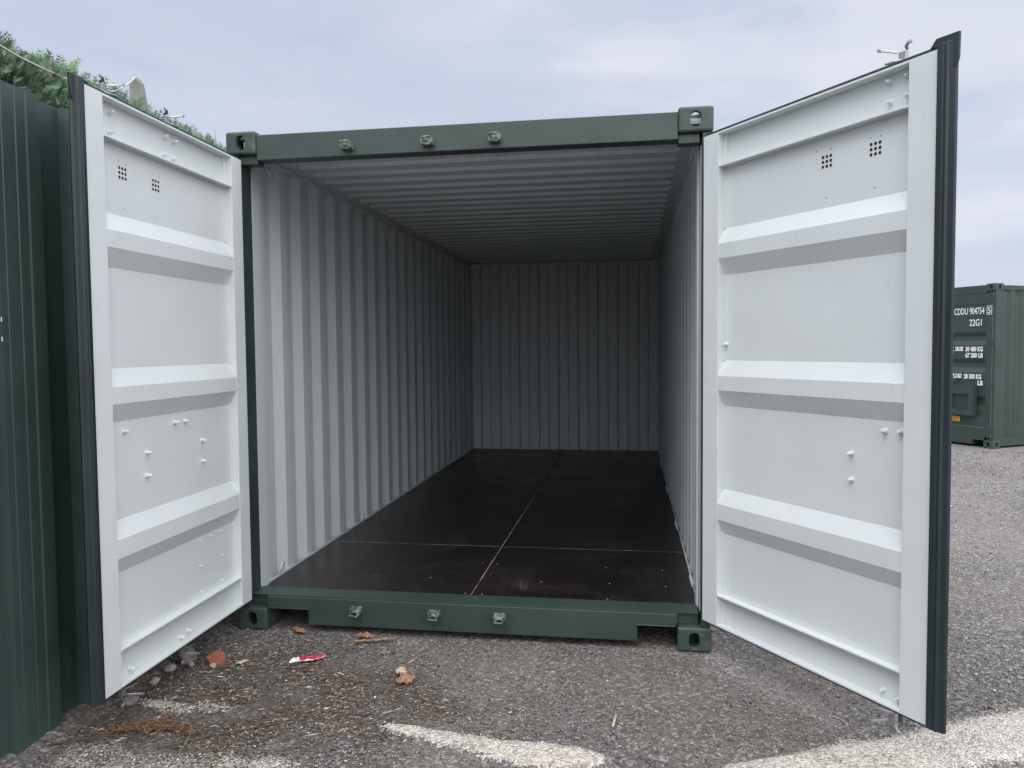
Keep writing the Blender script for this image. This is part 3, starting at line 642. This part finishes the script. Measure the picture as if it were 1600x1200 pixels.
def sprays(n, ylo, yhi, mode):
    """conifer sprays: each a flat feathered frond of 11 thin leaflets"""
    y = rng.uniform(ylo,yhi,n); t = rng.uniform(0,1,n)
    h = hz(y)
    # cross-section curve: up the front face, over the shoulder, across the top
    seg = np.array([(-1.50,1.9),(-1.46,2.28),(-1.52,2.45),(-1.68,2.56),(-1.95,2.70),(-2.35,2.86),(-2.75,2.90),(-3.15,2.6)])
    nn = np.array([(1,0),(1,.1),(.9,.35),(.7,.7),(.5,.85),(.35,.95),(0,1),(-1,.3)])
    if mode == 'crest': t = rng.uniform(.5,.84,n)
    if mode == 'face': t = .05+t*.78
    f = t*(len(seg)-1); i = np.minimum(f.astype(int), len(seg)-2); u = (f-i)[:,None]
    p = seg[i]*(1-u)+seg[i+1]*u; q = nn[i]*(1-u)+nn[i+1]*u
    dh = (h-3.02)*np.clip((p[:,1]-1.9)/1.1,0,1)
    lump = np.array([.09*noise.noise((a*1.9,b*2.2,c*2.2))+.05*noise.noise((a*6,b*6,c*6)) for a,b,c in zip(y,p[:,0],p[:,1])])
    P = np.stack([p[:,0]+q[:,0]*lump+2.3, y+.5, p[:,1]+dh+q[:,1]*lump],-1) + rng.normal(0,.022,(n,3))
    nrm = np.stack([q[:,0],0*y,q[:,1]],-1)
    d = nrm*rng.uniform(.2,1,(n,1))+rng.normal(0,.42,(n,3))+np.array([.05,.1,.55])
    if mode == 'crest': d = rng.normal(0,.30,(n,3))+np.array([.15,.25,1.15])
    d /= np.linalg.norm(d,axis=1,keepdims=True)
    sd_ = np.cross(d, rng.normal(0,1,(n,3))); sd_ /= np.linalg.norm(sd_,axis=1,keepdims=True)
    L_ = rng.uniform(.028,.062,n) if mode != 'crest' else rng.uniform(.05,.135,n)
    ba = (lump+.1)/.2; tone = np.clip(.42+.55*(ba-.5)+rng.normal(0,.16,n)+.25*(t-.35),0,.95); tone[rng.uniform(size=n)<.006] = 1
    vs=[]; 
    segs = [(0,1,.0,.055)]+[(s_,s_+.26,sg,.05) for s_ in (.12,.28,.44,.6,.76) for sg in (1,-1)]
    for (a,b,sg,wd_) in segs:
        if sg == 0: p0 = P; p1 = P+d*L_[:,None]; w_ = sd_
        else:
            p0 = P+d*(L_*a)[:,None]; dirn = d*.8+sd_*sg*.75; p1 = p0+dirn*(L_*(.42-.28*a)*rng.uniform(.7,1.2,n))[:,None]; w_ = d-sd_*sg
        wv = w_*(L_*wd_*(.62 if mode == 'crest' else .85))[:,None]
        vs.append(np.stack([p0-wv*.8, p0+wv*.8, p1],1))
    V = np.stack(vs,1).reshape(-1,3); F = np.arange(len(V)).reshape(-1,3)
    low = V[:,2] < 2.43+.03*np.sin(V[:,1]*9); V[:,0] = np.where(low & (V[:,0] > .865), .865-.02*rng.uniform(size=len(V)), V[:,0])
    return V, F, np.repeat(tone, 3*len(segs))
parts = [sprays(42000,-2.4,4.3,'face'), sprays(9000,-2.4,4.6,'crest'), sprays(5000,-7.5,-2.4,'any'), sprays(3500,-2.4,5.6,'any')]
Vs=[];Fs=[];Ts=[];k=0
for V,F,T in parts: Vs.append(V);Fs.append(F+k);Ts.append(T);k+=len(V)
np_obj('foliage', np.concatenate(Vs), np.concatenate(Fs), 'frond', np.concatenate(Ts), hedge)
for yy in (-4,-2,0,2,4):
    MB().tube([(0,yy+.5,0),(.05,yy+.55,1.3),(0,yy+.5,2.3)],[.06,.045,.02],8).build('trunk','twig',hedge,smooth=True)

# concrete post in the hedge, with the slack cable running from it
pb = MB(); pr = [(-.058,-.2),(-.058,.175),(-.035,.19),(.0,.20),(.022,.185),(.044,.13),(.055,.05),(.058,-.2)]
pp = MB().extrude([(-.058,-3.05),(-.060,-.02),(-.052,.012),(-.005,.015),(.012,.030),(.034,.0),(.052,-.08),(.058,-.2),(.058,-3.05)], lambda a,b,t:(a,t,b), -.05,.05).build('concrete_post','concrete',bevel=.006)
pp.scale = (.60,.8,1); pp.location = (-2.0,.44,3.03); pp.rotation_euler = (0,R(-1.5),R(12)); tag(pp,'weathered grey post with a rounded top poking out of the hedge','post')
def spline(pts_, n=14):
    o = []; P_ = [Vector(pts_[0])]+[Vector(p) for p in pts_]+[Vector(pts_[-1])]
    for i in range(1,len(P_)-2):
        for j in range(n):
            t = j/n; a,b,c_,d = P_[i-1:i+3]; o.append(.5*((2*b)+(c_-a)*t+(2*a-5*b+4*c_-d)*t*t+(3*b-a-3*c_+d)*t**3))
    return o+[P_[-2]]
cb = MB().tube(spline([(-1.985,.395,3.05),(-1.95,.27,2.965),(-1.86,.02,2.84),(-1.70,-.33,2.735),(-1.60,-.62,2.665),(-1.52,-.93,2.622),(-1.5,-1.107,2.622),(-1.5,-1.5,2.68),(-1.52,-2.2,2.82)]), .0045, 7)
tag(cb.build('cable','cable',smooth=True),'thin white cable sagging from the post across the hedge','cable')

# ------------------------------------------------------------------ bits lying on the ground
def rock(name, loc, size, m, label, cat, seed, sub=2, grp=None, boxy=0):
    b = bmesh.new()
    if boxy: bmesh.ops.create_cube(b, size=2); bmesh.ops.subdivide_edges(b, edges=b.edges, cuts=3, use_grid_fill=True)
    else: bmesh.ops.create_icosphere(b, subdivisions=sub+1, radius=1)
    for v in b.verts:
        k_ = 1+(.10 if boxy else .38)*noise.noise(v.co*1.3+Vector((seed,0,0)))+(.06 if boxy else .12)*noise.noise(v.co*4+Vector((seed,3,0))); v.co = Vector((v.co.x*size[0],v.co.y*size[1],v.co.z*size[2]))*k_
    me = bpy.data.meshes.new(name); b.to_mesh(me); b.free(); me.materials.append(M[m])
    o = bpy.data.objects.new(name, me); COL.objects.link(o); o.location = loc; o.rotation_euler = (random.uniform(-.2,.2),random.uniform(-.2,.2),random.uniform(0,3))
    return tag(o, label, cat, grp)
rock('stone',(-1.240,-.43,.030),(.045,.04,.040),'stone','largest grey stone, beneath the left door','stone',1)
rock('stone',(-1.262,-.535,.014),(.024,.022,.020),'pale_stone','round pale pebble against the biggest grey stone','stone',2)
rock('stone',(-1.195,-.475,.010),(.014,.012,.012),'pale_stone','tiny pale pebble right of the biggest grey stone','stone',5)
rock('stone',(-1.255,-.66,.010),(.022,.017,.014),'pale_stone','flat pale pebble below the left door, nearer the wall','stone',3)
rock('stone',(-1.235,-.86,.014),(.032,.022,.020),'stone','rough grey lump at the free corner of the left door','stone',4)
rock('brick_fragment',(-1.095,-.435,.020),(.036,.026,.024),'brick','small red piece of broken brick on the litter','brick',7,boxy=1)
rock('stone',(-1.085,-.475,.010),(.022,.014,.012),'pale_stone','pinkish chip right in front of the red brick piece','stone',9)
def crumple(name, loc, size, n, m, label, cat, seed, rz=0, parts_=None):
    """thin crumpled sheet"""
    mb = MB(); nx_, ny_ = n; vs = []
    for j in range(ny_+1):
        for i in range(nx_+1):
            u, v = i/nx_-.5, j/ny_-.5; q = noise.noise((u*5+seed,v*5,seed)); r_ = noise.noise((u*11,v*11+seed,2))
            taper = 1-.75*abs(u*2)**2.2
            vs.append(((u+.10*q)*size[0], (v*taper+.12*r_)*size[1], size[2]*(.55+.6*q+.45*r_)+.004))
    fs = [(j*(nx_+1)+i,j*(nx_+1)+i+1,(j+1)*(nx_+1)+i+1,(j+1)*(nx_+1)+i) for j in range(ny_) for i in range(nx_)]
    mi = [0]*len(fs)
    if parts_: mi = [parts_((f%nx_)/nx_, (f//nx_)/ny_) for f in range(len(fs))]
    k0 = len(mb.v); mb.v = vs; mb.f = fs; mb.m = mi
    o = mb.build(name, m, fix=False); md = o.modifiers.new('t','SOLIDIFY'); md.thickness = .0012
    o.location = loc; o.rotation_euler = (0,0,rz); return tag(o,label,cat)
crumple('wrapper',(-.68,-.35,.002),(.155,.050,.014),(14,6),['plastic','red'],'crumpled red and white wrapper scrap on the gravel','wrapper',3,rz=.45,parts_=lambda u,v: 1 if (.28<u<.95 and .15<v<.85) else 0)
crumple('dead_leaf',(-.150,-.505,.002),(.085,.075,.022),(9,8),'leaf','curled orange brown leaf alone in the middle foreground','leaf',8,rz=.7)
crumple('dead_leaf',(-.185,-.455,.006),(.060,.045,.030),(8,6),'leaf2','pale cupped leaf resting behind the orange brown one','leaf',12,rz=2.2)
crumple('dead_leaf',(-.44,-.075,.002),(.20,.028,.012),(14,4),'leaf','long thin orange leaf in front of the sill, left of centre','leaf',21,rz=.30)
crumple('dead_leaf',(-.50,-.045,.004),(.085,.05,.020),(9,6),'leaf','brown curled leaf touching the long thin orange one','leaf',31,rz=-.3)
crumple('dead_leaf',(-.875,-.005,.002),(.10,.045,.016),(10,6),'leaf','rusty leaf scrap at the left fork pocket','leaf',44,rz=-.6)
crumple('dead_leaf',(-.97,-.42,.002),(.06,.03,.010),(8,5),'leaf2','small tan leaf left of the red wrapper','leaf',51,rz=.8)
def stick(name, pts_, r, m, label):
    tag(MB().tube(spline(pts_,6), r, 6).build(name,m,smooth=True), label,'twig')
stick('twig',[(.775,-.70,.008),(.772,-.74,.014),(.765,-.79,.006)],.0055,'paletwig','short pale yellow twig alone on the right of the foreground')
stick('twig',[(-.90,-.98,.006),(-.835,-1.06,.016),(-.80,-1.17,.010),(-.78,-1.30,.004)],.0022,'straw','long thin straw stalk curving towards the bottom edge')
stick('twig',[(-1.36,-1.24,.006),(-1.22,-1.17,.010),(-1.10,-1.12,.009),(-.98,-1.13,.004)],.0034,'twig','dark twig lying along the foot of the metal wall')
stick('twig',[(-.90,-1.18,.005),(-.72,-1.06,.010),(-.55,-.95,.008),(-.46,-.86,.004)],.0026,'twig','thin dark twig slanting across the litter at lower left')
# rusty clump of dead needles
M['needles'] = vcol_mat('rusty_needle_tones','tone',[(0,(.05,.028,.02)),(.5,(.14,.07,.04)),(1,(.36,.21,.12))],.9)
n = 1500; a = rng.normal(.1,.8,n); t0 = np.clip(rng.normal(0,.5,n),-1.2,1.2)
cx = -1.03+.16*t0; cy = -1.03-.045*t0**2+.04*t0+rng.normal(0,.020,n)*(1-.35*np.abs(t0)); cz = .004+np.abs(rng.normal(0,.006,n))*(1-.5*np.abs(t0))
D = np.stack([np.cos(a),np.sin(a),rng.normal(0,.3,n)],-1)*rng.uniform(.004,.016,(n,1)); Q = np.stack([-np.sin(a),np.cos(a),0*a+.3],-1)*.0009
T = np.stack([cx,cy,cz],-1); V = np.stack([T-D-Q,T-D+Q,T+D+Q,T+D-Q],1).reshape(-1,3)-np.array([-1.03,-1.03,0])
o = np_obj('needle_clump', V, np.arange(4*n).reshape(-1,4), 'needles', np.repeat(rng.uniform(0,1,n),4)); o.location = (-1.03,-1.03,.002)
tag(o,'rusty brown clump of dead needles in the lower left foreground','plant debris')
